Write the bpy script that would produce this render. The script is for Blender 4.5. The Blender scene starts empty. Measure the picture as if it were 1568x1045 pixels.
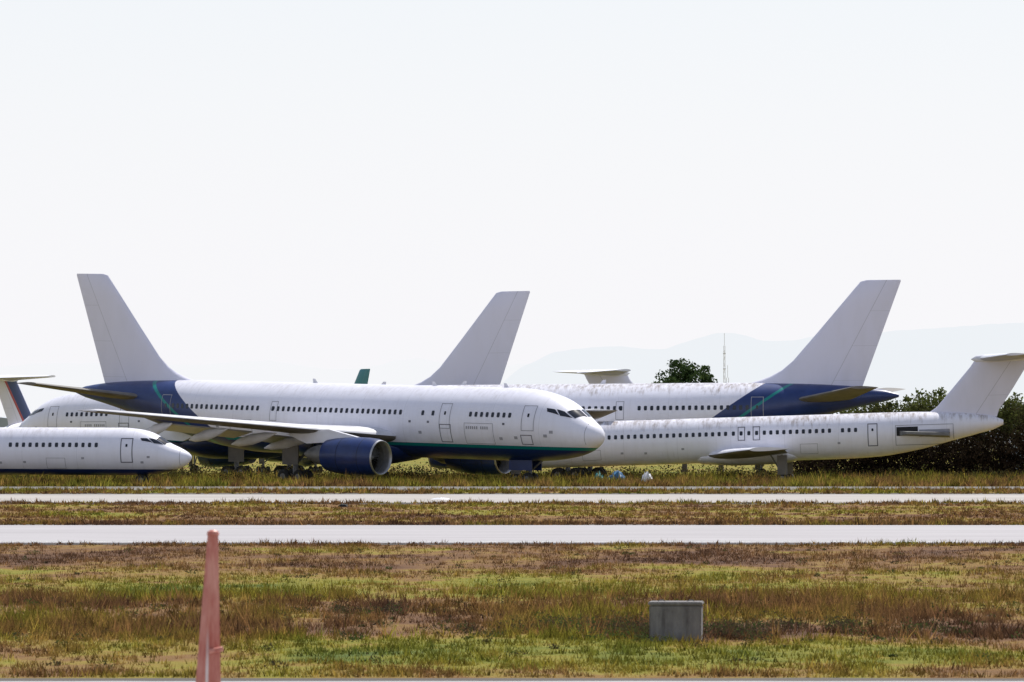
import bpy, math, random
import numpy as np
from mathutils import Vector, Matrix, noise
random.seed(7); rng=np.random.default_rng(7)
scene=bpy.context.scene
col=scene.collection
R=math.radians
H=3.4; F=8711.0

# ------------------------------------------------------------ node helpers
def newmat(name):
    m=bpy.data.materials.new(name); m.use_nodes=True
    nt=m.node_tree; b=nt.nodes['Principled BSDF']
    return m,nt,b
class N:
    def __init__(s,nt): s.nt=nt
    def _in(s,sock,v):
        if isinstance(v,bpy.types.NodeSocket): s.nt.links.new(v,sock)
        elif v is not None: sock.default_value=v
    def math(s,op,a,b=None,c=None,clamp=False):
        n=s.nt.nodes.new('ShaderNodeMath'); n.operation=op; n.use_clamp=clamp
        s._in(n.inputs[0],a); s._in(n.inputs[1],b)
        if c is not None: s._in(n.inputs[2],c)
        return n.outputs[0]
    def mix(s,f,a,b,bt='MIX'):
        n=s.nt.nodes.new('ShaderNodeMix'); n.data_type='RGBA'; n.blend_type=bt
        s._in(n.inputs[0],f)
        for i,v in ((6,a),(7,b)):
            if isinstance(v,(tuple,list)): v=(*v[:3],1.0)
            s._in(n.inputs[i],v)
        return n.outputs[2]
    def noise(s,vec,scale,detail=4,rough=.55,dist=0):
        n=s.nt.nodes.new('ShaderNodeTexNoise'); s._in(n.inputs['Vector'],vec)
        n.inputs['Scale'].default_value=scale; n.inputs['Detail'].default_value=detail
        n.inputs['Roughness'].default_value=rough; n.inputs['Distortion'].default_value=dist
        return n.outputs['Fac']
    def ramp(s,f,stops,interp='LINEAR'):
        n=s.nt.nodes.new('ShaderNodeValToRGB'); s._in(n.inputs[0],f)
        cr=n.color_ramp; cr.interpolation=interp
        while len(cr.elements)<len(stops): cr.elements.new(.5)
        for e,(p,c) in zip(cr.elements,stops):
            e.position=p
            e.color=(c,c,c,1) if isinstance(c,(int,float)) else (*c[:3],1)
        return n.outputs[0]
    def obj(s):
        n=s.nt.nodes.new('ShaderNodeTexCoord'); return n.outputs['Object']
    def pos(s):
        n=s.nt.nodes.new('ShaderNodeNewGeometry'); return n.outputs['Position']
    def sep(s,v):
        n=s.nt.nodes.new('ShaderNodeSeparateXYZ'); s._in(n.inputs[0],v); return n.outputs
    def vmul(s,v,t):
        n=s.nt.nodes.new('ShaderNodeVectorMath'); n.operation='MULTIPLY'
        s._in(n.inputs[0],v); n.inputs[1].default_value=t; return n.outputs[0]
    def bump(s,h,strength,dist=.05):
        n=s.nt.nodes.new('ShaderNodeBump'); s._in(n.inputs['Height'],h)
        n.inputs['Strength'].default_value=strength; n.inputs['Distance'].default_value=dist
        return n.outputs[0]

def simple(name,c,rough=.6,metal=0,var=.15,scale=3,spec=.5,dark=None):
    m,nt,b=newmat(name); n=N(nt)
    f=n.noise(n.obj(),scale,5)
    f=n.ramp(f,[(.3,0),(.7,1)])
    d=dark or tuple(x*(1-var) for x in c)
    nt.links.new(n.mix(f,d,c),b.inputs['Base Color'])
    b.inputs['Roughness'].default_value=rough; b.inputs['Metallic'].default_value=metal
    b.inputs['Specular IOR Level'].default_value=spec
    return m

WHITE=(.80,.795,.88); NAVY=(.008,.026,.12); TEAL=(.0,.20,.19)

def grime_mix(n,base,o,amount,ztop):
    sx=n.sep(o)
    st=n.noise(n.vmul(o,(2.2,.8,.25)),1.6,6,.65)
    big=n.ramp(n.noise(n.vmul(o,(.22,.5,.1)),1.0,3),[(.32,.3),(.6,1)])
    zf=n.math('SUBTRACT',sx[2],ztop)
    zf=n.math('ADD',zf,n.math('MULTIPLY',n.math('SUBTRACT',st,.5),2.4))
    zf=n.math('MULTIPLY',zf,1.3,clamp=True)
    st2=n.ramp(st,[(.36,0),(.62,1)])
    f=n.math('MULTIPLY',n.math('MULTIPLY',zf,n.math('ADD',.2,st2)),n.math('MULTIPLY',big,amount),clamp=True)
    c=n.mix(f,base,(.30,.255,.235))
    dr=n.noise(n.vmul(o,(3.4,.4,.12)),1.5,5,.6)
    f3=n.math('MULTIPLY',n.ramp(dr,[(.58,0),(.76,1)]),.26*min(1,amount+.1))
    c=n.mix(f3,c,(.40,.36,.35))
    all_=n.noise(n.vmul(o,(.9,.5,.18)),2.2,6,.6)
    f2=n.math('MULTIPLY',n.ramp(all_,[(.42,0),(.8,1)]),.2)
    c=n.mix(f2,c,(.52,.50,.52))
    fr=n.math('FRACT',n.math('MULTIPLY',sx[0],1/4.3))
    ln=n.math('MULTIPLY',n.math('LESS_THAN',fr,.010),.18)
    return n.mix(ln,c,(.25,.25,.27))

def fus_mat(name,zb=None,s0=None,k=1.45,topz=2.8,grime=.2,teal=True,ztop=1.6,base=WHITE):
    m,nt,b=newmat(name); n=N(nt); o=n.obj(); sx=n.sep(o)
    c=grime_mix(n,base,o,grime,ztop)
    z=sx[2]; s=n.math('MULTIPLY',sx[0],-1)
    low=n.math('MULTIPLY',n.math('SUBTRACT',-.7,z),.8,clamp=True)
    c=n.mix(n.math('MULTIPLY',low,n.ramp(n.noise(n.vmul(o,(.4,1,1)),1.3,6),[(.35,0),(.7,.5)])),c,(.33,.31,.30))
    if zb is not None:
        m1=n.math('LESS_THAN',z,zb)
        c=n.mix(m1,c,NAVY)
        if teal:
            a=n.math('MULTIPLY',n.math('GREATER_THAN',z,zb-.24),n.math('LESS_THAN',z,zb-.02))
            c=n.mix(a,c,TEAL)
    if s0 is not None:
        q=n.math('SUBTRACT',s,n.math('SUBTRACT',s0,n.math('MULTIPLY',n.math('SUBTRACT',topz,z),k)))
        nv=n.ramp(n.noise(n.vmul(o,(.7,.7,.3)),1.5,5),[(.3,NAVY),(.75,(.018,.042,.16))])
        c=n.mix(n.math('GREATER_THAN',q,0),c,nv)
        if teal:
            a=n.math('MULTIPLY',n.math('GREATER_THAN',q,2.1),n.math('LESS_THAN',q,2.5))
            c=n.mix(a,c,TEAL)
    nt.links.new(c,b.inputs['Base Color'])
    b.inputs['Roughness'].default_value=.34
    w=n.noise(o,.9,3)
    nt.links.new(n.bump(w,.2,.06),b.inputs['Normal'])
    return m

def fin_mat(name,base=WHITE,line=None,grime=.2,stripes=False):
    m,nt,b=newmat(name); n=N(nt); o=n.obj(); sx=n.sep(o)
    a0=n.noise(n.vmul(o,(.5,.5,.16)),1.6,6,.6)
    c=n.mix(n.math('MULTIPLY',n.ramp(a0,[(.4,0),(.8,1)]),.12+.1*grime),base,(.45,.43,.43))
    s=n.math('MULTIPLY',sx[0],-1); z=sx[2]
    if line:
        (s1,z1),(s2,z2)=line
        q=n.math('SUBTRACT',n.math('SUBTRACT',s,s1),n.math('MULTIPLY',n.math('SUBTRACT',z,z1),(s2-s1)/(z2-z1)))
        a=n.math('MULTIPLY',n.math('LESS_THAN',n.math('ABSOLUTE',q),.03),.4)
        c=n.mix(a,c,(.2,.2,.22))
        fr=n.math('FRACT',n.math('MULTIPLY',z,1/2.9))
        a2=n.math('MULTIPLY',n.math('MULTIPLY',n.math('LESS_THAN',fr,.012),n.math('GREATER_THAN',q,0)),.25)
        c=n.mix(a2,c,(.2,.2,.22))
    if stripes:
        q=n.math('SUBTRACT',s,n.math('MULTIPLY',z,.88))
        c=n.mix(n.math('MULTIPLY',n.math('GREATER_THAN',q,36.4),n.math('LESS_THAN',q,38.4)),c,NAVY)
        c=n.mix(n.math('MULTIPLY',n.math('GREATER_THAN',q,38.4),n.math('LESS_THAN',q,38.8)),c,(.4,.05,.05))
    nt.links.new(c,b.inputs['Base Color']); b.inputs['Roughness'].default_value=.45
    return m

FINW=(.72,.71,.83)
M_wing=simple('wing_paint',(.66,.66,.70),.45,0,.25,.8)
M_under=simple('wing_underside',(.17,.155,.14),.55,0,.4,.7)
M_grey=simple('grey_metal',(.20,.20,.20),.5,.3,.4,2)
M_glass=simple('window_glass',(.015,.018,.03),.12,0,.2)
M_navy=simple('navy_paint',(.009,.03,.14),.35,0,.35,1.2)
M_silver=simple('inlet_metal',(.38,.38,.40),.4,.7,.2,3)
M_rubber=simple('tyre_rubber',(.02,.02,.02),.8)
M_line=simple('seam_line',(.14,.14,.17),.7)
M_seam=simple('fine_seam',(.36,.36,.40),.7)
M_dark=simple('dark_void',(.012,.012,.014),.8)
M_white=simple('white_paint',(.78,.78,.84),.4,0,.15,1)

# ------------------------------------------------------------ mesh helper
class Mesh:
    def __init__(s): s.v=[]; s.f=[]; s.m=[]
    def add(s,vs,fs,mi):
        o=len(s.v); s.v+= [tuple(p) for p in vs]
        for f in fs: s.f.append(tuple(i+o for i in f)); s.m.append(mi)
    def grid(s,rows,mi,close=False,flip=False):
        n=len(rows[0]); vs=[p for r in rows for p in r]; fs=[]
        for i in range(len(rows)-1):
            for j in range(n if close else n-1):
                a=i*n+j; b=i*n+(j+1)%n; c=(i+1)*n+(j+1)%n; d=(i+1)*n+j
                fs.append((a,d,c,b) if flip else (a,b,c,d))
        s.add(vs,fs,mi)
    def rev(s,p0,p1,prof,mi,n=24,ys=1,zs=1,cap=True):
        p0=Vector(p0); p1=Vector(p1); ax=(p1-p0); L=ax.length; ax.normalize()
        u=ax.cross(Vector((0,0,1)))
        if u.length<.1: u=ax.cross(Vector((0,1,0)))
        u.normalize(); w=u.cross(ax)
        rows=[]
        for t,r in prof:
            c=p0+ax*t
            rows.append([c+u*(math.cos(2*math.pi*i/n)*r*ys)+w*(math.sin(2*math.pi*i/n)*r*zs) for i in range(n)])
        s.grid(rows,mi,True)
        if cap:
            s.add(rows[0],[tuple(range(n))],mi); s.add(rows[-1],[tuple(range(n))[::-1]],mi)
    def cyl(s,p0,p1,r,mi,n=12,r2=None):
        L=(Vector(p1)-Vector(p0)).length
        s.rev(p0,p1,[(0,r),(L,r2 if r2 is not None else r)],mi,n)
    def box(s,a,b,mi):
        x0,y0,z0=a; x1,y1,z1=b
        vs=[(x0,y0,z0),(x1,y0,z0),(x1,y1,z0),(x0,y1,z0),(x0,y0,z1),(x1,y0,z1),(x1,y1,z1),(x0,y1,z1)]
        s.add(vs,[(0,3,2,1),(4,5,6,7),(0,1,5,4),(1,2,6,5),(2,3,7,6),(3,0,4,7)],mi)
    def build(s,name,mats,parent=None,smooth=True,ang=38):
        me=bpy.data.meshes.new(name); me.from_pydata(s.v,[],s.f)
        for m in mats: me.materials.append(m)
        me.polygons.foreach_set('material_index',s.m)
        me.update()
        if smooth:
            me.shade_smooth(); me.set_sharp_from_angle(angle=R(ang))
        ob=bpy.data.objects.new(name,me); col.objects.link(ob)
        if parent: ob.parent=parent
        return ob

def pchip(xs,ys):
    xs=np.array(xs,float); ys=np.array(ys,float); h=np.diff(xs); d=np.diff(ys)/h
    m=np.zeros(len(xs)); m[0]=d[0]; m[-1]=d[-1]
    for i in range(1,len(xs)-1):
        if d[i-1]*d[i]>0:
            w1=2*h[i]+h[i-1]; w2=h[i]+2*h[i-1]; m[i]=(w1+w2)/(w1/d[i-1]+w2/d[i])
    def f(x):
        i=int(min(max(np.searchsorted(xs,x)-1,0),len(xs)-2)); t=(x-xs[i])/h[i]
        t=min(max(t,0),1)
        return ((2*t**3-3*t*t+1)*ys[i]+(t**3-2*t*t+t)*h[i]*m[i]+(-2*t**3+3*t*t)*ys[i+1]+(t**3-t*t)*h[i]*m[i+1])
    return f

class Fus:
    def __init__(s,tab):
        q=[math.sqrt(max(t[0],0)) for t in tab]
        s.T=pchip(q,[t[1] for t in tab]); s.B=pchip(q,[t[2] for t in tab]); s.W=pchip(q,[t[3] for t in tab])
        s.L=tab[-1][0]
    def pt0(s,a,th):
        q=math.sqrt(max(a,0)); T=s.T(q);B=s.B(q);W=s.W(q)
        return Vector((-a,W*math.sin(th),(T+B)/2+(T-B)/2*math.cos(th)))
    def pt(s,a,th,off=0):
        p=s.pt0(a,th)
        if off:
            e=.02
            da=s.pt0(a+e,th)-s.pt0(a-e,th); dt=s.pt0(a,th+e)-s.pt0(a,th-e)
            nn=da.cross(dt)
            if nn.length>1e-9:
                nn.normalize()
                c=Vector((0,math.sin(th),math.cos(th)))
                if nn.dot(c)<0: nn=-nn
                p=p+nn*off
        return p
    def thz(s,a,z,side):
        q=math.sqrt(max(a,0)); T=s.T(q);B=s.B(q)
        c=(z-(T+B)/2)/((T-B)/2); return side*math.acos(min(1,max(-1,c)))
    def shell(s,M,mi,n=56):
        ss=[0.004+ (i/26)**2*7 for i in range(27)]+[7+i*(s.L-7)/44 for i in range(1,45)]
        rows=[[s.pt0(a,2*math.pi*j/n) for j in range(n)] for a in ss]
        M.grid(rows,mi,True)
        M.add(rows[-1],[tuple(range(n))[::-1]],mi); M.add(rows[0],[tuple(range(n))],mi)
    def poly(s,M,pts,side,mi,off=.012):
        vs=[s.pt(a,s.thz(a,z,side),off) for a,z in pts]
        M.add(vs,[tuple(range(len(vs)))],mi)
    def rpatch(s,M,s0,s1,z0,z1,side,mi,off=.012,n=5):
        rows=[]
        for i in range(n+1):
            z=z0+(z1-z0)*i/n
            rows.append([s.pt(a,s.thz(a,z,side),off) for a in np.linspace(s0,s1,max(2,int((s1-s0)/.6)+1))])
        M.grid(rows,mi)
    def frame(s,M,s0,s1,z0,z1,side,mi,w=.05,off=.014):
        s.rpatch(M,s0,s1,z0,z0+w,side,mi,off,1); s.rpatch(M,s0,s1,z1-w,z1,side,mi,off,1)
        s.rpatch(M,s0,s0+w,z0+w,z1-w,side,mi,off,8); s.rpatch(M,s1-w,s1,z0+w,z1-w,side,mi,off,8)
    def window(s,M,a,z,side,w,h,mi):
        x=w/2;y=h/2;c=.35
        pts=[(a-x*(1-c),z-y),(a+x*(1-c),z-y),(a+x,z-y*(1-c)),(a+x,z+y*(1-c)),(a+x*(1-c),z+y),(a-x*(1-c),z+y),(a-x,z+y*(1-c)),(a-x,z-y*(1-c))]
        s.poly(M,pts,side,mi,.014)
    def quad(s,M,c,mi,side,off=.02,n=5):
        rows=[]
        for i in range(n+1):
            u=i/n; r=[]
            for j in range(n+1):
                v=j/n
                a=(c[0][0]*(1-u)+c[1][0]*u)*(1-v)+(c[3][0]*(1-u)+c[2][0]*u)*v
                t=(c[0][1]*(1-u)+c[1][1]*u)*(1-v)+(c[3][1]*(1-u)+c[2][1]*u)*v
                r.append(s.pt(a,side*R(t),off))
            rows.append(r)
        M.grid(rows,mi)

def airfoil(n=12):
    up=[];lo=[]
    for i in range(n+1):
        x=(1-math.cos(math.pi*i/n))/2
        t=5*(.2969*math.sqrt(x)-.126*x-.3516*x*x+.2843*x**3-.1036*x**4)
        up.append((x,t)); lo.append((x,-t))
    return up,lo
UP,LO=airfoil()
def wing(M,secs,side,mu,ml,vertical=False):
    ru=[];rl=[]
    for (sl,y,z,c,tc) in secs:
        if vertical:
            ru.append([(-(sl+x*c),t*tc*c,z) for x,t in UP]); rl.append([(-(sl+x*c),t*tc*c,z) for x,t in LO])
        else:
            ru.append([(-(sl+x*c),y*side,z+t*tc*c*1.1) for x,t in UP]); rl.append([(-(sl+x*c),y*side,z+t*tc*c*.9) for x,t in LO])
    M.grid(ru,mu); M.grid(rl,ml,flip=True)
    tip=ru[-1]+rl[-1][::-1][1:-1]; M.add(tip,[tuple(range(len(tip)))],mu)

def wheel(M,x,y,z,r,w,mi,mh):
    M.rev((x,y-w/2,z),(x,y+w/2,z),[(0,r*.75),(w*.12,r*.95),(w*.3,r),(w*.7,r),(w*.88,r*.95),(w,r*.75)],mi,20)
    M.rev((x,y-w/2-.01,z),(x,y+w/2+.01,z),[(0,r*.45),(w+.02,r*.45)],mh,14)

WT=[(0,-.75,-.75,0),(.06,-.45,-1.05,.34),(.2,-.22,-1.28,.6),(.5,.08,-1.55,.93),(1.2,.58,-1.98,1.4),(2.2,1.28,-2.32,1.92),(3.2,1.93,-2.52,2.26),(4.6,2.42,-2.7,2.53),(6.5,2.74,-2.8,2.75),(8.5,2.82,-2.82,2.82),(20,2.82,-2.82,2.82),(33,2.82,-2.82,2.82),(37,2.82,-2.45,2.72),(41,2.8,-1.65,2.4),(45,2.72,-.6,1.9),(49,2.5,.45,1.2),(52,2.15,1.1,.6),(53.1,1.9,1.35,.32),(53.4,1.75,1.5,.15)]
MT=[(0,-.45,-.45,0),(.05,-.28,-.62,.18),(.15,-.17,-.76,.31),(.4,.02,-1.0,.55),(1,.34,-1.3,.9),(1.7,.66,-1.5,1.16),(2.2,.98,-1.6,1.3),(3,1.42,-1.7,1.48),(4,1.68,-1.78,1.6),(5.5,1.8,-1.8,1.67),(15,1.8,-1.8,1.67),(30,1.8,-1.8,1.67),(33,1.8,-1.7,1.64),(36,1.78,-1.3,1.5),(39,1.66,-.6,1.15),(41.5,1.4,.0,.75),(42.8,1.1,.35,.4),(43.1,.95,.55,.2)]

def widebody(name,loc,yaw,pitch,grime=.2,gear=True,engines=True,scale=1,finm=None,fusm=None):
    e=bpy.data.objects.new(name,None); col.objects.link(e); e.empty_display_size=2
    e.location=loc; e.rotation_euler=(0,R(pitch),R(yaw)); e.scale=(scale,)*3
    fp=fusm or fus_mat('airliner_paint_'+name,-1.62,42.3,1.45,2.8,grime,True,1.9)
    mats=[fp,M_line,M_glass,M_white,M_dark,M_seam]
    f=Fus(WT); M=Mesh(); f.shell(M,0)
    for sd in (-1,1):
        def row(a,b,st=.535):
            x=a
            while x<b: 
                if random.random()>.04: f.window(M,x,.72,sd,.27,.38,2)
                x+=st
        row(6.9,11.5); row(14.3,16.3,1.0); row(17.5,30.7); row(31.9,41.0)
        for a,w,z0,z1 in ((4.7,1.1,-.45,1.5),(12.6,1.05,-.45,1.5),(29.9,.7,-.25,1.3),(41.3,1.05,-.2,1.6)):
            f.frame(M,a,a+w,z0,z1,sd,5,.05)
            f.window(M,a+w/2,.75,sd,.18,.28,2)
        f.frame(M,4.9,5.9,-1.5,-.75,sd,1,.06)
        f.frame(M,8.4,11.2,-1.55,.05,sd,5,.04)
        f.frame(M,12.5,13.6,-1.5,-.1,sd,1,.06)
        f.frame(M,32.5,34.8,-1.5,-.2,sd,5,.04)
        for a in (7.3,14.6,16.4): f.rpatch(M,a,a+.22,-.05,.12,sd,1,.013,1)
        for i in range(11):
            if i!=4: f.rpatch(M,8.9+i*.2,9.02+i*.2,-.42,-.2,sd,5,.013,1)
        for a,z in ((3.1,-.6),(3.6,-.9),(6.2,-1.1),(7.6,-1.2),(15.4,-.9),(24,-.9),(36,-.9),(38.5,-.4)):
            f.rpatch(M,a,a+.3,z,z+.22,sd,5,.013,1)
        for c in ([(1.4,3),(2.15,3),(2.5,38),(1.8,42)],[(1.92,45),(2.62,41),(3.2,46),(2.75,56)],[(2.86,56),(3.3,47.5),(3.95,51),(3.8,58)]):
            f.quad(M,c,2,sd)
        f.rpatch(M,.85,.88,-1.4,.2,sd,5,.012,6)
    M.build('fuselage',mats,e)
    A=Mesh()
    for s_ in (9,16,28): A.add([(-s_,0,2.8),(-s_-.5,0,2.8),(-s_-.55,0,3.15),(-s_-.3,0,3.15)],[(0,1,2,3)],0)
    A.build('antennas',[M_white],e,False)
    W=Mesh()
    for sd in (-1,1):
        wing(W,[(17.6,1.5,-1.25,10.2,.13),(18.1,2.8,-1.15,9.6,.13),(21.4,8.2,-.75,6.4,.115),(26.5,15.5,-.15,4.6,.105),(30.9,22.0,.4,2.9,.1),(31.5,22.4,.44,2.2,.06)],sd,0,1)
        for y,s0,L,z in ((5.2,24.0,5.2,-1.45),(9.6,24.3,4.6,-1.15),(13.2,26.2,4.0,-.85),(17,28.6,3.2,-.5)):
            W.rev((-s0,y*sd,z+.05),(-s0-L,y*sd,z-.95),[(0,.03),(.25*L,.26),(.55*L,.36),(.85*L,.24),(L,.03)],0,12,.8,1.2)
        for y0,y1,sa,sb,z0,z1 in ((3.2,7.8,27.0,27.5,-1.5,-1.15),(8.6,15.6,27.6,30.5,-1.0,-.45)):
            c=1.5
            W.add([(-sa,y0*sd,z0),(-sb,y1*sd,z1),(-sb-c,y1*sd,z1-.45),(-sa-c*1.2,y0*sd,z0-.55),
                   (-sa,y0*sd,z0-.12),(-sb,y1*sd,z1-.1),(-sb-c,y1*sd,z1-.5),(-sa-c*1.2,y0*sd,z0-.6)],[(0,1,2,3),(7,6,5,4),(0,4,5,1),(3,2,6,7)],0)
    W.rev((-16.8,0,-2.05),(-31.5,0,-2.0),[(0,.1),(1.5,1.6),(4,2.25),(10,2.3),(13,1.5),(14.7,.1)],2,24,1.18,.62)
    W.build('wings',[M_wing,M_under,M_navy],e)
    T=Mesh()
    for sd in (-1,1):
        wing(T,[(44.2,.6,1.25,5.0,.12),(45.4,2.0,1.4,4.5,.12),(50.6,8.1,2.25,2.3,.10)],sd,0,1)
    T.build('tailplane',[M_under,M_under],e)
    V=Mesh()
    def te(z): return 50.5+(z-2.8)*(53.7-50.5)/8.55
    def le(z): return 43.0+(z-2.8)*(50.4-43.0)/8.55
    secs=[]
    for z,ex in ((2.3,3.2),(2.75,2.2),(3.0,1.5),(3.3,.9),(3.8,.35),(4.6,.05),(7,0),(9.5,0),(11.15,0)):
        l=le(z)-ex; secs.append((l,0,z,te(z)-l,.085))
    secs.append((50.7,0,11.28,2.9,.05))
    wing(V,secs,1,0,0,True)
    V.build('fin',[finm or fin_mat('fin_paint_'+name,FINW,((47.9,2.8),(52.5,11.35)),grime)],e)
    if engines:
        for sd in (-1,1):
            E=Mesh(); y=7.9*sd; z=-2.75
            a=(-15.2,y,z); b=(-23,y,z+.1)
            E.rev(a,b,[(.12,1.34),(.45,1.44),(1.2,1.5),(2.6,1.5),(4.3,1.36),(5.2,1.2)],0,36,cap=False)
            E.rev(a,b,[(.7,1.16),(.25,1.17),(.04,1.24),(0,1.29),(.03,1.33),(.125,1.355)],1,36,cap=False)
            E.rev(a,b,[(.6,1.165),(1.3,1.15)],2,36,cap=False)
            E.rev(a,b,[(1.3,1.15),(1.32,.02)],3,36,cap=False)
            E.rev(a,b,[(.75,.02),(.95,.22),(1.3,.38)],2,20)
            for i in range(24):
                t=2*math.pi*i/24
                p=lambda r,t,x:(-15.2-x,y+r*math.cos(t),z+r*math.sin(t))
                E.add([p(.35,t,1.0),p(1.12,t+.05,1.0),p(1.12,t+.2,1.25),p(.35,t+.15,1.25)],[(0,1,2,3)],2)
            for xx in (1.3,3.4):
                E.rev(a,b,[(xx,1.503 if xx<3 else 1.452),(xx+.04,1.503 if xx<3 else 1.449)],3,36,cap=False)
            E.rev(a,b,[(5.15,1.18),(5.1,.8)],3,30,cap=False)
            E.rev(a,b,[(5.0,.85),(6.2,.75),(7.0,.5),(7.6,.1)],2,24)
            E.add([(-16.6,y-.2,z+1.35),(-16.6,y+.2,z+1.35),(-22.5,y-.2,z+.9),(-22.5,y+.2,z+.9),(-20.3,y-.2,z+2.05),(-20.3,y+.2,z+2.05),(-24.5,y-.2,z+1.6),(-24.5,y+.2,z+1.6)],
                  [(0,1,5,4),(0,4,6,2),(1,3,7,5),(2,6,7,3),(4,5,7,6)],4)
            E.build('engine',[M_navy,M_silver,M_grey,M_dark,M_white],e)
    if gear:
        G=Mesh()
        def ground(s_,): return -(loc[2]/scale + s_*math.sin(R(pitch)))
        s_=6.8; zg=ground(s_)
        G.cyl((-s_,0,-2.5),(-s_,0,zg+.5),.14,0); G.cyl((-s_+1.3,0,-2.6),(-s_,0,zg+1.1),.07,0)
        for y in (-.32,.32): wheel(G,-s_,y,zg+.5,.5,.3,1,2)
        G.cyl((-s_,-.3,zg+.5),(-s_,.3,zg+.5),.08,0)
        for sd in (-1,1): G.box((-s_-1.6,.62*sd-.03,zg+1.15),(-s_+.6,.62*sd+.03,-2.55),3)
        s_=26.2; zg=ground(s_)
        for sd in (-1,1):
            y=4.8*sd
            G.cyl((-s_,y,-1.4),(-s_,y,zg+.8),.22,0); G.cyl((-s_,y-2.2*sd,-1.9),(-s_,y,zg+1.6),.1,0)
            G.cyl((-s_+.8,y,zg+.65),(-s_-.8,y,zg+.65),.13,0)
            for dx in (-.75,.75):
                for dy in (-.48,.48): wheel(G,-s_+dx,y+dy,zg+.6,.6,.42,1,2)
            G.box((-s_-1.0,y+.45*sd-.03,zg+1.55),(-s_+.6,y+.45*sd+.03,-1.6),4)
        G.build('landing_gear',[M_grey,M_rubber,M_grey,M_navy,M_under],e)
    return e

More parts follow.
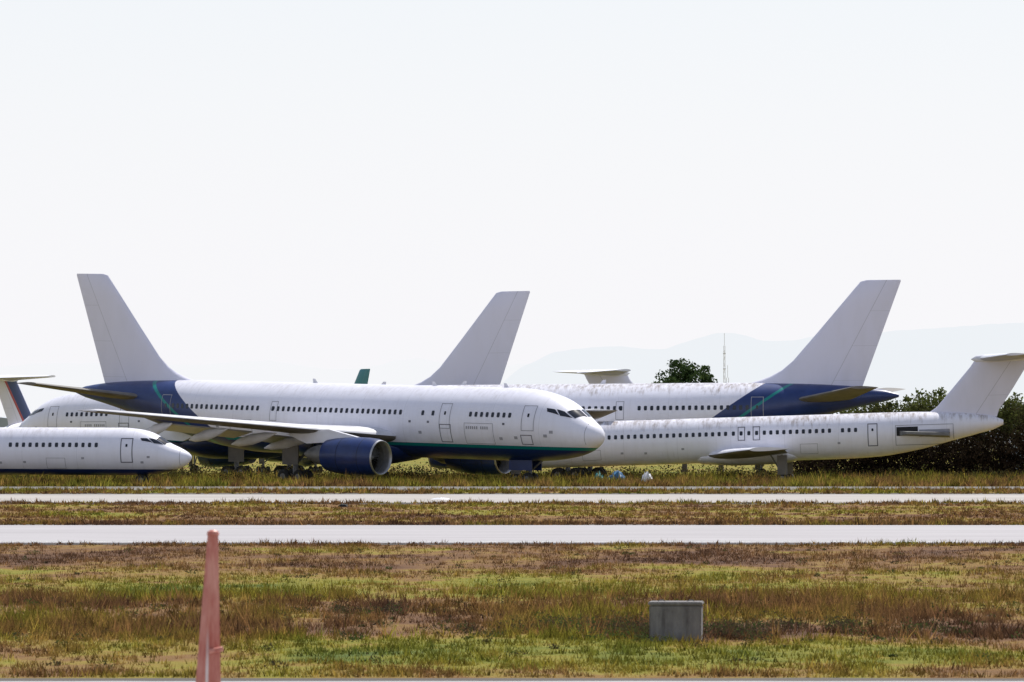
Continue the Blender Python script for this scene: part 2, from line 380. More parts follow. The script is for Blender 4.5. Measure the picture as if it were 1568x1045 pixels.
def narrowbody(name,loc,yaw,pitch,grime=.2,span=16.4,engines=True,zb=None,stripes=False,stub=False):
    e=bpy.data.objects.new(name,None); col.objects.link(e)
    e.location=loc; e.rotation_euler=(0,R(pitch),R(yaw))
    fp=fus_mat('jet_paint_'+name,zb,None,grime=grime,teal=False,ztop=1.0)
    f=Fus(MT); M=Mesh(); f.shell(M,0,48)
    for sd in (-1,1):
        x=6.0
        while x<31.5:
            if random.random()>.07: f.window(M,x,.48,sd,.25,.34,2)
            x+=.52 if not(21<x<24) else .62
        for a,w,z0,z1 in ((4.2,.95,-.85,1.0),(32.4,.8,-.85,.95)):
            f.frame(M,a,a+w,z0,z1,sd,1,.07); f.window(M,a+w/2,.45,sd,.16,.22,2)
        for a in (22.05,23.25):
            f.frame(M,a,a+.58,-.1,1.0,sd,1,.06)
        f.frame(M,9.5,11.0,-1.3,-.5,sd,5,.03); f.frame(M,27,28.4,-1.3,-.5,sd,5,.03)
        for a,z in ((2.9,-.5),(3.4,-.9),(8,-.6),(12.6,-.9),(17.5,-.7),(30,-.6),(14.5,-.95)):
            f.rpatch(M,a,a+.22,z,z+.16,sd,5,.013,1)
        for c in ([(1.68,3),(2.4,3),(2.55,36),(1.88,40)],[(1.95,43),(2.6,39),(3.1,45),(2.64,56)],[(2.74,56),(3.2,46.5),(3.7,51),(3.55,58)]):
            f.quad(M,c,2,sd)
        f.rpatch(M,.75,.78,-1.0,.1,sd,5,.012,6)
        if stub:
            f.rpatch(M,34.7,36.4,-.1,.6,sd,4,.02,3)
            f.rpatch(M,36.5,38.9,-.2,.35,sd,5,.02,3)
            f.frame(M,34.6,39.2,-.85,.75,sd,5,.05)
            M.add([(-34.8,1.4*sd,.32),(-38.9,1.0*sd,.12),(-38.9,1.9*sd,.05),(-35.6,2.35*sd,.2),
                   (-34.8,1.4*sd,-.1),(-38.9,1.0*sd,-.35),(-38.9,1.9*sd,-.2),(-35.6,2.35*sd,.02)],
                  [(0,1,2,3),(4,7,6,5),(0,3,7,4),(3,2,6,7),(2,1,5,6)],6)
    M.build('fuselage',[fp,M_line,M_glass,M_white,M_dark,M_seam,M_grey],e)
    W=Mesh()
    for sd in (-1,1):
        full=span>16
        wing(W,[(19.2,.8,-1.2,6.6,.13),(20.0,1.7,-1.15,6.0,.13),(22.0,5.0,-.95,4.1,.115),(28.2 if full else 23.4,span,-.95+.085*(span-5),1.5 if full else 3.2,.1)],sd,0,1)
        if full:
            for y,s0 in ((4.2,25),(8,25.4),(11.5,26.6)):
                W.rev((-s0,y*sd,-1.2+.05*y),(-s0-2.2,y*sd,-1.4+.05*y),[(0,.02),(.6,.16),(1.4,.18),(2.2,.02)],0,10)
    W.rev((-17.5,0,-1.35),(-28.5,0,-1.35),[(0,.1),(1.5,.9),(4,1.2),(8,1.15),(11,.1)],2,20,1.3,.6)
    W.build('wings',[M_white,M_under,fp],e)
    V=Mesh()
    secs=[]
    for z,l,t in ((1.2,36.4,42.6),(1.8,37.4,42.8),(2.1,37.85,43.05),(3.5,39.1,44.0),(5.2,40.6,45.1),(5.75,41.0,45.4)):
        secs.append((l,0,z,t-l,.10))
    wing(V,secs,1,0,0,True)
    V.build('fin',[fin_mat('jetfin_'+name,FINW,((41.2,1.8),(44.0,5.8)),grime,stripes)],e)
    T=Mesh()
    for sd in (-1,1):
        wing(T,[(41.3,0,5.85,4.1,.15),(41.5,.5,5.87,3.9,.14),(43.8,6.0,6.0,1.7,.12)],sd,0,1)
    T.rev((-40.7,0,5.82),(-46.1,0,5.82),[(0,.03),(.4,.28),(1.5,.38),(3.9,.26),(5.4,.03)],0,16)
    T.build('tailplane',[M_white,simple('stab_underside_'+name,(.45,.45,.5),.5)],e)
    if engines:
        for sd in (-1,1):
            E=Mesh(); a=(-33.2,2.75*sd,.45); b=(-39,2.75*sd,.45)
            E.rev(a,b,[(.1,.72),(.8,.82),(3,.82),(4.8,.68),(5.6,.55)],0,28,cap=False)
            E.rev(a,b,[(.6,.6),(.1,.62),(0,.67),(.1,.73)],1,28,cap=False)
            E.rev(a,b,[(.6,.6),(.62,.02)],2,28,cap=False); E.rev(a,b,[(5.6,.55),(5.0,.1)],2,28,cap=False)
            E.box((-37.6,min(1.2*sd,2.1*sd),.35),(-34.2,max(1.2*sd,2.1*sd),.58),0)
            E.build('engine',[M_white,M_silver,M_dark],e)
    G=Mesh()
    def ground(s_): return -(loc[2]+s_*math.sin(R(pitch)))
    for s_,ys in ((3.9,(0,)),(25.6,(-2.5,2.5))):
        zg=ground(s_)
        for y in ys:
            G.cyl((-s_,y,-1.3),(-s_,y,zg+.45),.1,0)
            for dy in (-.22,.22): wheel(G,-s_,y+dy,zg+.45,.45,.26,1,2)
            G.cyl((-s_+.9,y,-1.3),(-s_,y,zg+.8),.06,0)
            if zg+.75<-1.35: G.box((-s_-.45,y+.4-.02,zg+.75),(-s_+.35,y+.4+.02,-1.35),3)
    G.build('landing_gear',[M_grey,M_rubber,M_grey,M_under],e)
    return e

widebody('jet_airliner',(6.93,434,4.5),-37,1.45,grime=.25)
widebody('jet_airliner.001',(-20,485,5.25),168,.35,grime=.85)
widebody('jet_airliner.002',(-45.9,530,5.1),152.5,.4,grime=.3)
teal_fin=fin_mat('teal_fin',(.0,.17,.2),((47.9,2.8),(52.5,11.35)),.1)
teal_body=fus_mat('teal_body',None,None,grime=.3)
widebody('jet_airliner.003',(-32,615,3.4),120,.2,scale=.65,finm=teal_fin,fusm=teal_body)
narrowbody('small_jet_airliner',(-24.2,430,2.62),-12,.15,grime=.3,zb=-1.35)
narrowbody('small_jet_airliner.001',(-3.6,458,2.86),172,1.75,grime=.85,span=6.2,engines=False,stub=True)
narrowbody('small_jet_airliner.002',(46.95,534.5,3.75),27,0,grime=.3)
narrowbody('small_jet_airliner.003',(-31.6,599,3.75),65,0,grime=.3,stripes=True)

# ------------------------------------------------------------ ground
def ground_color(n):
    p=n.pos(); sx=n.sep(p)
    a=n.noise(n.vmul(p,(1,.40,1)),.19,7,.66,.6)
    b=n.noise(n.vmul(p,(1,.8,1)),.9,5,.65)
    c=n.noise(p,.035,3)
    yb=n.ramp(n.math('DIVIDE',n.math('SUBTRACT',sx[1],60),540),[(0,.50),(.045,.52),(.05,.72),(.066,.70),(.074,.42),(.11,.44),(.125,.68),(.155,.60),(.18,.36),(.3,.34),(.34,.45),(.45,.48),(.56,.5),(.7,.60),(.8,.66),(1,.68)])
    f=n.math('ADD',yb,n.math('MULTIPLY',n.math('SUBTRACT',a,.5),1.8))
    f=n.math('ADD',f,n.math('MULTIPLY',n.math('SUBTRACT',b,.5),.6))
    f=n.math('ADD',f,n.math('MULTIPLY',n.math('SUBTRACT',c,.5),.5))
    # bare disturbed soil around the concrete block
    dx=n.math('MULTIPLY',n.math('SUBTRACT',sx[0],3.2),.33); dy=n.math('MULTIPLY',n.math('SUBTRACT',sx[1],102),.16)
    dd=n.math('ADD',n.math('MULTIPLY',dx,dx),n.math('MULTIPLY',dy,dy))
    f=n.math('SUBTRACT',f,n.math('MULTIPLY',n.math('SUBTRACT',1.0,dd,clamp=True),.38),clamp=True)
    return n.ramp(f,[(0,(.090,.052,.036)),(.25,(.165,.092,.053)),(.43,(.235,.138,.058)),(.56,(.27,.195,.052)),(.68,(.245,.220,.040)),(.85,(.165,.180,.034)),(1,(.10,.135,.034))]),p
gm,nt,b=newmat('dry_grass_ground'); n=N(nt)
c,p=ground_color(n)
fine=n.noise(p,6,5,.7)
c=n.mix(.45,c,n.mix(n.ramp(fine,[(.3,0),(.7,1)]),(.35,.35,.35),(1.3,1.25,1.2)),'MULTIPLY')
nt.links.new(c,b.inputs['Base Color']); b.inputs['Roughness'].default_value=1; b.inputs['Specular IOR Level'].default_value=.1
nt.links.new(n.bump(fine,.8,.1),b.inputs['Normal'])
M=Mesh(); 
xs=[-16000,-3000,-600,-150,-60,0,60,150,600,3000,16000]; ys=[-500,0,60,120,200,300,400,500,700,1500,5000,16000]
M.grid([[(x,y,0) for x in xs] for y in ys],0,flip=True); M.build('ground',[gm],smooth=False)

def road_mat(name,c1,c2,joint=.25):
    m,nt,b=newmat(name); n=N(nt); p=n.pos(); sx=n.sep(p)
    a=n.noise(n.vmul(p,(.12,.6,1)),.7,6,.6); f=n.ramp(a,[(.3,0),(.7,1)])
    c=n.mix(f,c1,c2)
    g=n.noise(p,9,4,.7); c=n.mix(.3,c,n.mix(g,(.5,.5,.5),(1.4,1.4,1.4)),'MULTIPLY')
    fy=n.math('FRACT',n.math('MULTIPLY',sx[1],1/7.5)); c=n.mix(n.math('MULTIPLY',n.math('LESS_THAN',fy,.02),joint),c,(.16,.15,.14))
    nt.links.new(c,b.inputs['Base Color']); b.inputs['Roughness'].default_value=.85
    return m
M_con=road_mat('concrete_pavement',(.32,.30,.31),(.42,.40,.41))
M_con2=road_mat('concrete_taxiway',(.30,.27,.245),(.44,.41,.38))
M_grav=road_mat('gravel_surface',(.11,.10,.085),(.19,.175,.155),0)
M_edge=road_mat('dark_edge_strip',(.045,.036,.03),(.08,.065,.05),0)
M_pl=simple('painted_line',(.75,.75,.73),.7,0,.3,2)
def strip(name,d0,d1,z,mat,seed,amp,xr=1200):
    M=Mesh(); rows=[[],[]]
    x=-xr
    while x<=xr:
        rows[0].append((x,d0+amp*noise.noise(Vector((x*.35,seed,0)))+amp*.6*noise.noise(Vector((x*1.9,seed,3))),z))
        rows[1].append((x,d1+amp*noise.noise(Vector((x*.35,seed+9,0)))+amp*.6*noise.noise(Vector((x*1.9,seed+9,3))),z)); x+= .6 if abs(x)<60 else 10
    M.grid(rows,0,flip=True)
    return M.build(name,[mat],smooth=False)
strip('runway_shoulder',186.6,232,.012,M_edge,1,.9)
strip('runway',188.3,228.5,.03,M_con,2,.15)
strip('runway_edge_line',190,190.9,.045,M_pl,3,.02)
strip('taxiway_dark_edge',307,372,.012,M_edge,4,1.6)  # dark strip below the taxiway, showing along both of its edges
strip('taxiway',312,361,.03,M_con2,5,.8)
strip('service_road',394,430,.02,M_grav,6,4)
strip('access_road',40,80.2,.02,M_con,7,.12)
strip('access_road_edge',80.2,81.4,.01,M_edge,8,.15)

# ------------------------------------------------------------ grass
def blades(name,specs,mat):
    V=[];Rn=[]
    for (cnt,d0,d1,xk,hmin,hmax,w,nb,dens) in specs:
        d=d0+(d1-d0)*rng.random(cnt)**dens
        x=(rng.random(cnt)*2-1)*(xk*d)
        cl=np.array([noise.noise(Vector((a*.25,b_*.12,0)))+.8*noise.noise(Vector((a*.9,b_*.5,7))) for a,b_ in zip(x,d)])
        keep=rng.random(cnt)<np.clip(.55+cl*1.3,.10,1)
        soil=(((x-3.2)*.4)**2+((d-101)*.2)**2)<1
        keep&=~(soil&(rng.random(cnt)<.55))
        x=x[keep];d=d[keep];cl=cl[keep];k=len(x)
        h=hmin+(hmax-hmin)*rng.random(k)**2*(1+np.clip(cl,0,1))
        r=rng.random(k)
        for i in range(nb):
            ang=rng.random(k)*2*np.pi; lean=(.2+.8*rng.random(k))*h*.7
            bx=x+rng.normal(0,.05,k)+rng.normal(0,1,k)*h*.25; by=d+rng.normal(0,1,k)*h*.25
            a2=rng.random(k)*np.pi; ww=w*(.6+.8*rng.random(k))
            hh=h*(.5+.6*rng.random(k))
            p0=np.stack([bx-np.cos(a2)*ww,by-np.sin(a2)*ww*.5,np.zeros(k)],1)
            p1=np.stack([bx+np.cos(a2)*ww,by+np.sin(a2)*ww*.5,np.zeros(k)],1)
            p2=np.stack([bx+np.cos(ang)*lean,by+np.sin(ang)*lean,hh],1)
            V.append(np.stack([p0,p1,p2],1).reshape(-1,3))
            rr=np.clip(r+rng.normal(0,.12,k),0,1); Rn.append(np.repeat(rr,3))
    V=np.concatenate(V).astype(np.float32); Rn=np.concatenate(Rn).astype(np.float32)
    nv=len(V); nf=nv//3
    me=bpy.data.meshes.new(name); me.vertices.add(nv); me.loops.add(nv); me.polygons.add(nf)
    me.vertices.foreach_set('co',V.ravel()); me.loops.foreach_set('vertex_index',np.arange(nv,dtype=np.int32))
    me.polygons.foreach_set('loop_start',np.arange(0,nv,3,dtype=np.int32))
    at=me.attributes.new('rnd','FLOAT','POINT'); at.data.foreach_set('value',Rn)
    me.update(calc_edges=True); me.materials.append(mat)
    ob=bpy.data.objects.new(name,me); col.objects.link(ob); return ob
def leafy(name,setup,trans=.35):
    m=bpy.data.materials.new(name); m.use_nodes=True; nt=m.node_tree; nt.nodes.clear(); n=N(nt)
    c=setup(n,nt)
    d=nt.nodes.new('ShaderNodeBsdfDiffuse'); t=nt.nodes.new('ShaderNodeBsdfTranslucent'); mx=nt.nodes.new('ShaderNodeMixShader'); o=nt.nodes.new('ShaderNodeOutputMaterial')
    nt.links.new(c,d.inputs[0]); nt.links.new(c,t.inputs[0]); mx.inputs[0].default_value=trans
    nt.links.new(d.outputs[0],mx.inputs[1]); nt.links.new(t.outputs[0],mx.inputs[2]); nt.links.new(mx.outputs[0],o.inputs[0])
    return m
def attr(nt):
    a=nt.nodes.new('ShaderNodeAttribute'); a.attribute_name='rnd'; return a.outputs['Fac']
def gset(n,nt):
    c,p=ground_color(n); r=attr(nt)
    v=n.ramp(r,[(0,(.30,.28,.28)),(.5,(.84,.83,.8)),(.85,(1.2,1.15,1.05)),(1,(1.8,1.7,1.5))])
    return n.mix(1,c,v,'MULTIPLY')
M_gr=leafy('grass_blades',gset,.35)
blades('grass',[
 (56000,81.8,186.5,.135,.05,.18,.010,6,1.25),
 (12000,97,128,.135,.12,.38,.012,9,1.0),
 (2500,184,188,.16,.06,.18,.02,6,1),
 (6000,229,234,.15,.1,.3,.03,6,1),
 (26000,232,311,.13,.06,.2,.025,5,1),
 (3500,306,313,.13,.1,.28,.04,5,1),
 (12000,366,400,.12,.1,.35,.04,5,1),
 (15000,424,437,.12,.25,.8,.05,6,1),
 (30000,432,510,.12,.25,.9,.06,6,1.0)],M_gr)

def leaves(P,size,name,mat,parent=None):
    k=len(P); nrm=rng.normal(0,1,(k,3)); nrm/=np.linalg.norm(nrm,axis=1)[:,None]
    t=rng.normal(0,1,(k,3)); u=np.cross(nrm,t); u/=np.linalg.norm(u,axis=1)[:,None]; w=np.cross(nrm,u)
    s=(size*(.5+rng.random(k)))[:,None]
    q=np.stack([P-u*s,P-w*s*.55,P+u*s,P+w*s*.55],1).reshape(-1,3)
    r=np.repeat(np.clip(rng.random(k),0,1),4)
    me=bpy.data.meshes.new(name); nv=4*k; me.vertices.add(nv); me.loops.add(nv); me.polygons.add(k)
    me.vertices.foreach_set('co',q.astype(np.float32).ravel()); me.loops.foreach_set('vertex_index',np.arange(nv,dtype=np.int32))
    me.polygons.foreach_set('loop_start',np.arange(0,nv,4,dtype=np.int32))
    at=me.attributes.new('rnd','FLOAT','POINT'); at.data.foreach_set('value',r.astype(np.float32))
    me.update(calc_edges=True); me.materials.append(mat)
    ob=bpy.data.objects.new(name,me); col.objects.link(ob)
    if parent: ob.parent=parent
    return ob
def lump(c,r,k,shell=.45):
    v=rng.normal(0,1,(k,3)); v/=np.linalg.norm(v,axis=1)[:,None]
    rad=shell+(1-shell)*rng.random(k)**.6
    return np.array(c)+v*rad[:,None]*np.array(r)
def lset(cols,ztop=None):
    def f(n,nt):
        p=n.pos(); a=n.noise(p,.45,4); r=attr(nt)
        g=n.math('ADD',n.math('MULTIPLY',r,.45),n.math('MULTIPLY',n.ramp(a,[(.3,0),(.7,1)]),.55))
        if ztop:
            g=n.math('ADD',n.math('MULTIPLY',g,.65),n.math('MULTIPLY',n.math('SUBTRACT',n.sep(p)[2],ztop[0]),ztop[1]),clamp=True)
        return n.ramp(g,cols)
    return f
M_weed=leafy('weed_leaves',lset([(0,(.045,.033,.026)),(.4,(.085,.062,.040)),(.7,(.07,.105,.03)),(1,(.12,.17,.04))]),.3)
M_shrub=leafy('shrub_leaves',lset([(0,(.020,.016,.011)),(.4,(.050,.036,.020)),(.7,(.065,.07,.025)),(1,(.11,.12,.03))]),.3)
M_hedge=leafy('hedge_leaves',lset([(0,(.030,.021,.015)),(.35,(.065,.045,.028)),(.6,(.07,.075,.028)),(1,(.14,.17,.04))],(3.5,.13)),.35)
M_tree=leafy('tree_leaves',lset([(0,(.016,.026,.012)),(.5,(.045,.075,.028)),(1,(.10,.14,.04))]),.3)
P=[]
for i in range(460):
    d=random.uniform(84,180) if random.random()<.4 else random.uniform(96,122)
    x=random.uniform(-.12,.12)*d
    r=random.uniform(.05,.17); 
    P.append(lump((x,d,r*.4),(r*1.5,r,r*random.uniform(.4,.9)),60,.2))
for (cx,cd,n_,r,sp) in ((1.4,103,26,.26,.7),(1.9,98.6,16,.24,.3),(3.75,98.2,16,.28,.35),(5.3,103,14,.22,.7),(-2.5,112,12,.2,.9),(0,101,14,.18,.8),(2.8,100,18,.30,.7),(2.35,97.6,8,.2,.1),(6.8,101,12,.2,.8)):
    for i in range(n_):
        P.append(lump((cx+random.gauss(0,sp),cd+random.gauss(0,1.2),r*.3),(r*1.2,r,r*random.uniform(.4,1)),110,.2))
P=np.concatenate(P); P=P[P[:,2]>0]
leaves(P,.022,'weeds',M_weed)
P=[]
for i in range(780):
    d=random.uniform(447,512); x=random.uniform(-.1,.1)*d; r=random.uniform(.3,.95)*(1.45 if d>470 else .85)
    P.append(lump((x,d,r*.4),(r*1.8,r,r),80,.3))
for i in range(130):
    d=random.uniform(434,446); x=random.uniform(-.1,.1)*d; r=random.uniform(.2,.5)
    P.append(lump((x,d,r*.4),(r*1.8,r,r),80,.3))
P=np.concatenate(P); P=P[P[:,2]>0]
leaves(P,.09,'shrubs',M_shrub)
P=[]
x=25.0
while x<75:
    top=6.9+.4*math.sin(x*.9)+.9*noise.noise(Vector((x*.5,1,1)))
    if x<31: top=3.6+ (x-25)*.5
    if x>42: top-= 0.6*min(1,(x-42)/4)
    for z in np.arange(.5,top,.7):
        for dd in (493,496,499):
            r=random.uniform(.6,1.2)
            P.append(lump((x+random.gauss(0,.5),dd+random.gauss(0,1),min(z,top-r*.6)+random.gauss(0,.25)),(r,r,r*.9),95,.3))
    for q in range(3):
        r=random.uniform(.2,.45); P.append(lump((x+random.gauss(0,.6),494,top+random.uniform(-.1,.5)),(r,r,r*1.3),22,.1))
    x+=.85
P=np.concatenate(P); P=P[P[:,2]>0]
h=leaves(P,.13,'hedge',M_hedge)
M=Mesh()
bark=simple('bark',(.10,.075,.055),.9,0,.4,6)
x=27.5
while x<75:
    top=5+random.random(); q=(x+random.gauss(0,.6),496+random.random(),top)
    M.cyl((x,496,0),q,.12,0,8,.03)
    for j in range(3): 
        z=random.uniform(1,top-1); M.cyl((x,496,z),(x+random.gauss(0,1),496+random.gauss(0,1),z+1.3),.05,0,6,.015)
    x+=1.7
M.build('stems',[bark],h)

def tree(name,x,d,hh,w,n_l,seed):
    random.seed(seed)
    e=bpy.data.objects.new(name,None); col.objects.link(e); e.location=(x,d,0)
    M=Mesh(); M.rev((0,0,0),(.2,0,hh*.55),[(0,.42),(.4,.3),(hh*.3,.24),(hh*.55,.15)],0,12)
    P=[]
    for i in range(n_l):
        a=random.uniform(0,2*math.pi); rr=math.sqrt(random.random())*w/2*.85
        zt=hh*(.62+.30*random.random()*(1-(rr/(w/2))**2)+.05*random.random())
        q=(math.cos(a)*rr,math.sin(a)*rr,zt)
        z0=hh*random.uniform(.28,.5); mid=(q[0]*.45,q[1]*.45,(z0+zt)/2+.3)
        M.cyl((.1,0,z0),mid,.11,0,7,.07); M.cyl(mid,q,.07,0,6,.02)
        r=random.uniform(.5,1.1)*w/8
        P.append(lump(q,(r*1.25,r*1.25,r*.8),120,.25))
        P.append(lump((q[0]+random.gauss(0,r),q[1]+random.gauss(0,r),q[2]+random.gauss(0,r*.6)),(r*.6,r*.6,r*.5),60,.2))
    M.build('trunk',[bark],e)
    leaves(np.concatenate(P),.17,'crown',M_tree,parent=e)
tree('tree',18.8,620,12.8,8.4,42,3)
tree('tree.001',1.9,640,9.9,4.5,22,5)
tree('tree.002',23.5,640,11.3,6,26,9)
tree('tree.003',48.0,600,8.6,8,40,12)

# ------------------------------------------------------------ distant hills
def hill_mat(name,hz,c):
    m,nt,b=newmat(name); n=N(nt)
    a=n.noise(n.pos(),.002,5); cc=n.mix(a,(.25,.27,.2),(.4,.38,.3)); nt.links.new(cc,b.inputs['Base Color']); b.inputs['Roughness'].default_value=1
    em=nt.nodes.new('ShaderNodeEmission'); em.inputs[0].default_value=(*c,1); em.inputs[1].default_value=1  # aerial haze put into the hill material as a pale glow
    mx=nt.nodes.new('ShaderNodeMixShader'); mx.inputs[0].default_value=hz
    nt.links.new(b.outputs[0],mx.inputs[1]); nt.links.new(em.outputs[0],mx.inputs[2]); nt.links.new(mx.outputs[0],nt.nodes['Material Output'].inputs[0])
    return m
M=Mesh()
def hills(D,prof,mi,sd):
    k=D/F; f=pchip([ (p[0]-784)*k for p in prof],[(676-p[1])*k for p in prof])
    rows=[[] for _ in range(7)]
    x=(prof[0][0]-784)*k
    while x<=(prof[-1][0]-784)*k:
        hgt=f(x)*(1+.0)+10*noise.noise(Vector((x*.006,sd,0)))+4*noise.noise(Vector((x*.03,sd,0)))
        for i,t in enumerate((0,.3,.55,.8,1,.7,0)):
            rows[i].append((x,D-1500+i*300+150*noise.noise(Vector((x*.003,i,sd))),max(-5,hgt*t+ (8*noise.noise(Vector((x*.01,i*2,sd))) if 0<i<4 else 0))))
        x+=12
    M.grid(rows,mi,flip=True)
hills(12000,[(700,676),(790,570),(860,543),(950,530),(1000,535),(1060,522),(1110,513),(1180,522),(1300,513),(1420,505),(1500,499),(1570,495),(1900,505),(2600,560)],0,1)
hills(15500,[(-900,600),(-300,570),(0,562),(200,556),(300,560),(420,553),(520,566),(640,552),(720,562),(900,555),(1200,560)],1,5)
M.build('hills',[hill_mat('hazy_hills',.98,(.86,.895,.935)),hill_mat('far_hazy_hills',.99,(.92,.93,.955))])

# ------------------------------------------------------------ hangars
M_wall=simple('hangar_cladding',(.34,.38,.42),.6,0,.2,.3); M_roof=simple('hangar_roof',(.45,.48,.52),.5,0,.2,.2)
def hangar(name,x,d,w,l,hw,hr):
    M=Mesh(); M.box((-w/2,-l/2,0),(w/2,l/2,hw),0)
    rows=[]
    for y in (-l/2-.4,l/2+.4):
        rows.append([(-w/2-.4+(w+.8)*i/12,y,hw-.05+(hr-hw)*math.sin(math.pi*i/12)) for i in range(13)])
    M.grid(rows,1,flip=True)
    for r in rows: M.add(r,[tuple(range(13))],0)
    k=int(w/4)
    for i in range(k):
        a=-w/2+1+i*(w-2)/k
        M.box((a,-l/2-.12,.05),(a+(w-2)/k-.15,-l/2-.004,hw*.8),2)
    for i in range(int(w/2)):
        a=-w/2+.5+i*2; M.box((a,-l/2-.06,hw*.84),(a+.1,-l/2-.003,hw-.1),1)
    ob=M.build(name,[M_wall,M_roof,M_white],smooth=False); ob.location=(x,d,0)
hangar('hangar',76,700,30,25,7.0,9.4)
hangar('hangar.001',-62,650,26,25,4.6,6.4)

def mast(name,x,d,h,w):
    M=Mesh(); 
    for sx in (-1,1):
        for sy in (-1,1): M.cyl((sx*w,sy*w,0),(sx*w*.5,sy*w*.5,h),.035,0,6)
    z=0;i=0
    while z<h-1:
        a=w*(1-.5*z/h); b_=w*(1-.5*(z+1)/h); s=1 if i%2 else -1
        for sy in (-1,1):
            M.cyl((s*a,sy*a,z),(-s*b_,sy*b_,z+1),.02,0,5); M.cyl((sy*a,s*a,z),(sy*b_,-s*b_,z+1),.02,0,5)
        z+=1;i+=1
    M.cyl((0,0,h),(0,0,h+2),.03,0,6)
    for q in (.8,.93): M.box((-w*1.2,-w*1.2,h*q),(w*1.2,w*1.2,h*q+.12),0)
    ob=M.build(name,[simple('mast_paint_'+name,(.75,.72,.72),.6)],smooth=False); ob.location=(x,d,0)
mast('radio_mast',33.6,900,18.5,.18)
mast('radio_mast.001',34.3,905,13.5,.32)

# ------------------------------------------------------------ concrete block
M_cb,nt,b=newmat('weathered_concrete'); n=N(nt); o=n.obj()
a=n.noise(n.vmul(o,(3,3,1)),2.5,8,.65); g=n.noise(o,30,4,.7)
c=n.mix(n.ramp(a,[(.3,0),(.7,1)]),(.12,.11,.11),(.24,.23,.225)); c=n.mix(.3,c,n.mix(g,(.5,.5,.5),(1.4,1.4,1.4)),'MULTIPLY')
nt.links.new(c,b.inputs['Base Color']); b.inputs['Roughness'].default_value=.9; nt.links.new(n.bump(g,.5,.01),b.inputs['Normal'])
import bmesh
def bev_box(a,b_,bev,name,mat,parent=None,taper=0):
    bm=bmesh.new(); bmesh.ops.create_cube(bm,size=1)
    for v in bm.verts:
        t=taper if v.co.z>0 else 0
        v.co=Vector(((a[0]+b_[0])/2+v.co.x*(b_[0]-a[0]-t),(a[1]+b_[1])/2+v.co.y*(b_[1]-a[1]-t),a[2] if v.co.z<0 else b_[2]))
    bmesh.ops.bevel(bm,geom=bm.edges[:],offset=bev,segments=2,affect='EDGES')
    me=bpy.data.meshes.new(name); bm.to_mesh(me); bm.free(); me.materials.append(mat)
    ob=bpy.data.objects.new(name,me); col.objects.link(ob); ob.parent=parent; return ob
e=bpy.data.objects.new('concrete_block',None); col.objects.link(e); e.location=(2.8,97,0); e.rotation_euler=(0,0,R(-4))
bev_box((-.44,-.42,-.05),(.44,.42,.61),.02,'body',M_cb,e,.0)
bev_box((-.46,-.44,.613),(.46,.44,.67),.015,'lid',M_cb,e)
for s in (-1,1): bev_box((s*.2-.008,-.431,-.02),(s*.2+.008,-.4215,.56),.003,'form_seam',M_cb,e)
M=Mesh()
for s in (-.25,.25):
    pr=[Vector((s+.06*math.cos(t),0,.665+.03*math.sin(t))) for t in np.linspace(0,math.pi,7)]
    for i in range(6): M.cyl(pr[i],pr[i+1],.008,0,6)
M.build('lifting_loops',[M_grey],e)

# ------------------------------------------------------------ marker post
M_red,nt,b=newmat('faded_red_paint'); n=N(nt); o=n.obj(); sx=n.sep(o)
a=n.noise(n.vmul(o,(6,6,1.2)),2.0,6,.6)
c=n.mix(n.ramp(a,[(.38,0),(.66,1)]),(.42,.10,.07),(.62,.28,.215))
q=n.math('SUBTRACT',n.math('SUBTRACT',sx[0],.012),n.math('MULTIPLY',sx[2],.018))
st=n.math('MULTIPLY',n.math('LESS_THAN',n.math('ABSOLUTE',q),.011),n.ramp(n.math('MULTIPLY',sx[2],.4),[(.64,1),(.78,0)]))
c=n.mix(n.math('MULTIPLY',st,.8),c,(.75,.7,.68))
nt.links.new(c,b.inputs['Base Color']); b.inputs['Roughness'].default_value=.45
e=bpy.data.objects.new('marker_post',None); col.objects.link(e)
e.location=(-2.45,45,0)
M=Mesh()
rows=[]
for t in np.linspace(0,1,14):
    z=2.66*t; w=.172*(1-t)+.042*t; cx=.0+.085*t
    sec=[(-1,-.25),(-.35,-.7),(.25,-.62),(1,-.1),(.8,.7),(-.8,.6)]
    rows.append([(cx+a_*w,b_*w,z) for a_,b_ in sec])
M.grid(rows,0,True,flip=True); M.add(rows[-1],[tuple(range(6))],0)
M.build('shaft',[M_red],e,True,25)
M=Mesh(); M.rev((.085,0,2.655),(.085,0,2.70),[(0,.045),(.01,.05),(.03,.045),(.045,.02)],0,12)
M.cyl((.06,-.09,1.74),(.165,-.05,1.76),.02,0,8)
M.build('fittings',[M_red],e)

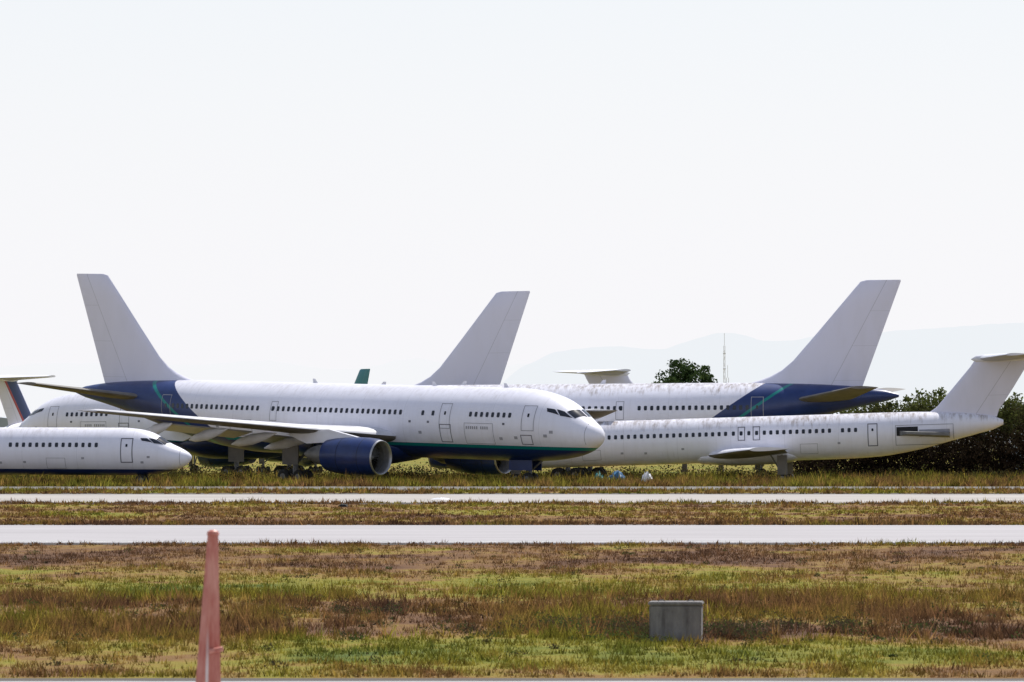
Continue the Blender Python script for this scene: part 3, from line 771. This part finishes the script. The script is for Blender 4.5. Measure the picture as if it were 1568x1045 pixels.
M_blue=simple('blue_tarp',(.02,.14,.32),.5,0,.5,4); M_teal=simple('teal_tarp',(.03,.25,.25),.5,0,.5,4)
def rag(name,x,d,w,h,mat,sd):
    M=Mesh(); rows=[]
    for j in range(9):
        r=[]
        for i in range(15):
            u=i/14*2-1; v=j/8*2-1
            z=h*max(0,(1-u*u))*max(0,(1-v*v))**.5*(.7+.8*abs(noise.noise(Vector((i*.7,j*.7,sd)))))
            r.append((u*w/2,v*w*.3,z+.02))
        rows.append(r)
    M.grid(rows,0,flip=True); ob=M.build(name,[mat],ang=20); ob.location=(x,d,0)
rag('tarp',8.2,446,2.0,1.1,M_blue,1); rag('tarp.001',10.6,447,1.2,1.0,M_white,2); rag('tarp.002',6.8,448,1.2,1.0,M_teal,3)
rag('drain_cover',-8.7,293,.6,.2,M_dark,6)
rag('rubble',-4.1,330,1.3,.12,M_white,9)

# ------------------------------------------------------------ world, sun, camera
el,az=57,30
w=bpy.data.worlds.new('World'); scene.world=w; w.use_nodes=True; nt=w.node_tree; n=N(nt)
sky=nt.nodes.new('ShaderNodeTexSky'); sky.sky_type='NISHITA'; sky.sun_disc=False
sky.sun_elevation=R(el); sky.sun_rotation=R(az); sky.air_density=1.0; sky.dust_density=.6; sky.ozone_density=1.5
tc=nt.nodes.new('ShaderNodeTexCoord'); sz=n.sep(tc.outputs['Generated'])
# humid haze: whitens the sky strongly near the horizon, thinner overhead
hz=n.ramp(n.math('MAXIMUM',sz[2],0),[(0,.96),(.035,.92),(.08,.78),(.22,.42),(1,.15)])
c=n.mix(hz,sky.outputs[0],(7.85,7.82,8.15))
bg=nt.nodes['Background']; nt.links.new(c,bg.inputs[0]); bg.inputs[1].default_value=.12
L=bpy.data.lights.new('sun','SUN'); L.energy=5.0; L.angle=R(.5); L.color=(1,.955,.88)
so=bpy.data.objects.new('sun',L); col.objects.link(so)
sv=Vector((math.cos(R(el))*math.sin(R(az)),math.cos(R(el))*math.cos(R(az)),math.sin(R(el))))
so.rotation_euler=sv.to_track_quat('Z','Y').to_euler()
cam=bpy.data.cameras.new('camera'); co=bpy.data.objects.new('camera',cam); col.objects.link(co)
co.location=(0,0,H); co.rotation_euler=(R(90),0,0)
cam.sensor_width=36; cam.lens=36*F/1568; cam.shift_y=(676-522.5)/1568
cam.clip_start=1; cam.clip_end=40000
cam.dof.use_dof=True; cam.dof.focus_distance=430; cam.dof.aperture_fstop=10
scene.camera=co
scene.view_settings.view_transform='Standard'; scene.view_settings.look='None'; scene.view_settings.exposure=0
